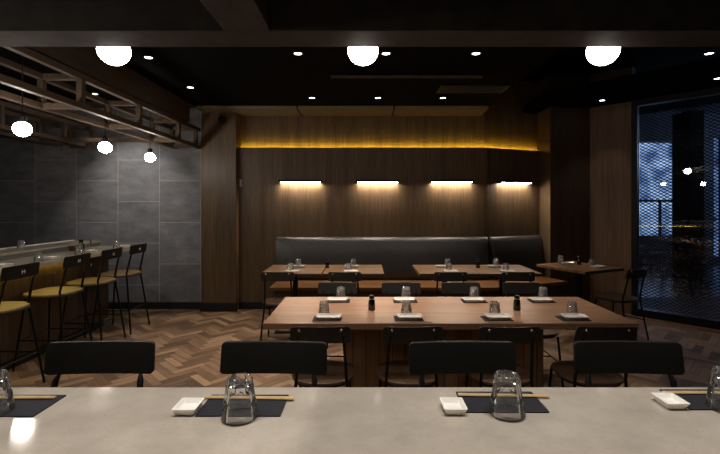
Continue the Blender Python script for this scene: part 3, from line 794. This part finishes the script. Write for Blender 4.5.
MB().span(-.35, .42, -.16, .16, -.012, 0).build('frame', M['black_metal'], vt, .002)
sl = MB()
for k in range(6): sl.span(-.33, .40, -.13+.048*k, -.13+.048*k+.018, -.018, -.011)
sl.build('slat', M['grid_paint'], vt)

# ------------------------------------------------------------------ wall lamps
def make_walllamp():
    t = empty('wall_lamp', (0, 0, 0)); t['category'] = 'lamp'
    MB().span(-.31, .31, -.085, 0, -.0, .034).span(-.31, -.285, -.085, 0, -.012, 0).span(.285, .31, -.085, 0, -.012, 0).build('housing', M['black_metal'], t, .002)
    MB().span(-.285, .285, -.072, -.010, -.003, .002).build('diffuser', M['led_warm'], t)
    return t
wl = Maker(make_walllamp())
zl = 1.825
wlg = 'linear wall lamps above the banquette'
for (x, y, a, lab) in ((-.922, 6.198, 0, 'black linear wall lamp lighting the panelling, leftmost of four'), (.18, 6.198, 0, 'black linear wall lamp lighting the panelling, second from left'),
                       (1.235, 6.198, 0, 'black linear wall lamp lighting the panelling, third from left'), (px2x(513.5, 6.36), 6.378, math.atan2(.4, .93), 'black linear wall lamp lighting the panelling, rightmost on the angled wall')):
    wl.place((x, y, zl), a, lab, wlg)

# ------------------------------------------------------------------ downlights with spots
def make_down():
    t = empty('downlight', (0, 0, 0)); t['category'] = 'light'
    MB().lathe([(.034, 0), (.050, 0), (.050, -.006), (.040, -.010), (.034, -.006)], 24, closed=True).build('trim_ring', M['black_metal'], t, 0, True)
    MB().lathe([(0, -.0045), (.034, -.0045), (.034, -.001), (0, -.001)], 24).build('lens', M['down_lens'], t, 0, True)
    return t
dl = Maker(make_down())
def spot(x, y, z, e, size=70, blend=.6, col=(1, .86, .72), tilt=None, r=.03):
    l = bpy.data.lights.new('spot', 'SPOT'); l.energy = e*.92; l.spot_size = math.radians(size); l.spot_blend = blend; l.color = col; l.shadow_soft_size = r
    o = bpy.data.objects.new('spot_light', l); COL.objects.link(o); o.location = (x, y, z-.03)
    if tilt:
        dv = Vector(tilt) - o.location; o.rotation_euler = dv.to_track_quat('-Z', 'Y').to_euler()
    return o
def down(px, py, z, lab, e=40, size=70, tilt=None, grp='downlights in the black ceiling'):
    d = (z-H)*F/(CY-py); x = px2x(px, d)
    dl.place((x, d, z), 0, lab, grp); spot(x, d, z, e, size, tilt=tilt)
SZ = 2.84
down(312, 97.5, SZ, 'small round downlight before the back wall, left one', 52, 62)
down(378, 97.5, SZ, 'small round downlight before the back wall, middle one', 52, 62)
down(443, 97.5, SZ, 'small round downlight before the back wall, right one', 52, 62)
down(298, 53, SZ, 'small round downlight above the long table, left one', 135)
down(386, 53, SZ, 'small round downlight above the long table, beside the centre globe', 112)
down(476, 53, SZ, 'small round downlight above the long table, right one', 85)
down(148.5, 57, SZ, 'small round downlight right of the left globe lamp', 70, 60)
down(190.5, 87, SZ, 'small round downlight above the aisle beside the left pier', 62, 56)
dl.place((-3.3, 5.25, 2.86), 0, 'small round spotlight above the timber canopy washing the slate wall', None); spot(-3.3, 5.25, 2.85, 80, 74, 1.0, (1, .93, .84), (-3.35, 6.2, 1.5))
down(602, 100, 2.92, 'small round downlight in the low ceiling near the corner table', 9, grp='downlights in the low right ceiling')
down(718, 78, 2.92, 'small round downlight in the low ceiling above the glass wall', 8, grp='downlights in the low right ceiling')
down(709, 53, 2.92, 'small round downlight in the low ceiling at the right edge', 8, grp='downlights in the low right ceiling')
pl_ = bpy.data.lights.new('outside_fill', 'POINT'); pl_.energy = 190; pl_.color = (.45, .62, 1); pl_.shadow_soft_size = .15  # added blue fill out of view, no lamp there; brightens the area outside
po = bpy.data.objects.new('outside_fill_light', pl_); COL.objects.link(po); po.location = (10.6, 8.6, 2.9)
# added spots without fixtures, unseen overhead, to brighten the foreground counter
for x in (-1.0, 0.0, 1.0): spot(x, .95, 3.3, 105, 75, .7, (1, .94, .85))

# ------------------------------------------------------------------ small wall things
sc = empty('security_camera', (px2x(221.5, 6.0), 6.012, px2z(119, 6.0))); tag(sc, 'small black round security camera high on the left pier', 'camera')
MB().lathe([(0, 0), (.055, 0), (.058, .02), (.05, .05), (0, .05)], 20).build('housing', M['cap'], sc, 0, True).rotation_euler = (-PI/2, 0, 0)
MB().sphere((0, -.002, 0), .03, (1, 1, 1), 16).build('lens', M['soy'], sc, 0, True)
th = MB().span(-.018, .018, -.018, 0, -.055, .055).build('wall_switch', M['white_plastic'], None, .004, False, (-1.79, 6.199, px2z(183, 6.2)))
tag(th, 'small white wall switch in the corner beside the left pier', 'switch')

# ------------------------------------------------------------------ camera, world, view
cam = bpy.data.cameras.new('camera'); co = bpy.data.objects.new('camera', cam); COL.objects.link(co)
co.location = (0, 0, H); co.rotation_euler = (PI/2, 0, 0)
cam.sensor_width = 36; cam.lens = F/720*36; cam.shift_x = -(CX-360)/720; cam.shift_y = -(227-CY)/720
cam.clip_start = .05
S.camera = co
w = bpy.data.worlds.new('world'); S.world = w; w.use_nodes = True
w.node_tree.nodes['Background'].inputs[0].default_value = (.25, .35, .6, 1); w.node_tree.nodes['Background'].inputs[1].default_value = .04
v = S.view_settings; v.view_transform = 'Standard'; v.look = 'None'; v.exposure = 0; v.gamma = 1; v.use_curve_mapping = False
try:
    S.cycles.use_denoising = True; S.cycles.max_bounces = 10; S.cycles.transmission_bounces = 10; S.cycles.caustics_reflective = False; S.cycles.caustics_refractive = False
    S.cycles.sample_clamp_indirect = 4
except Exception: pass
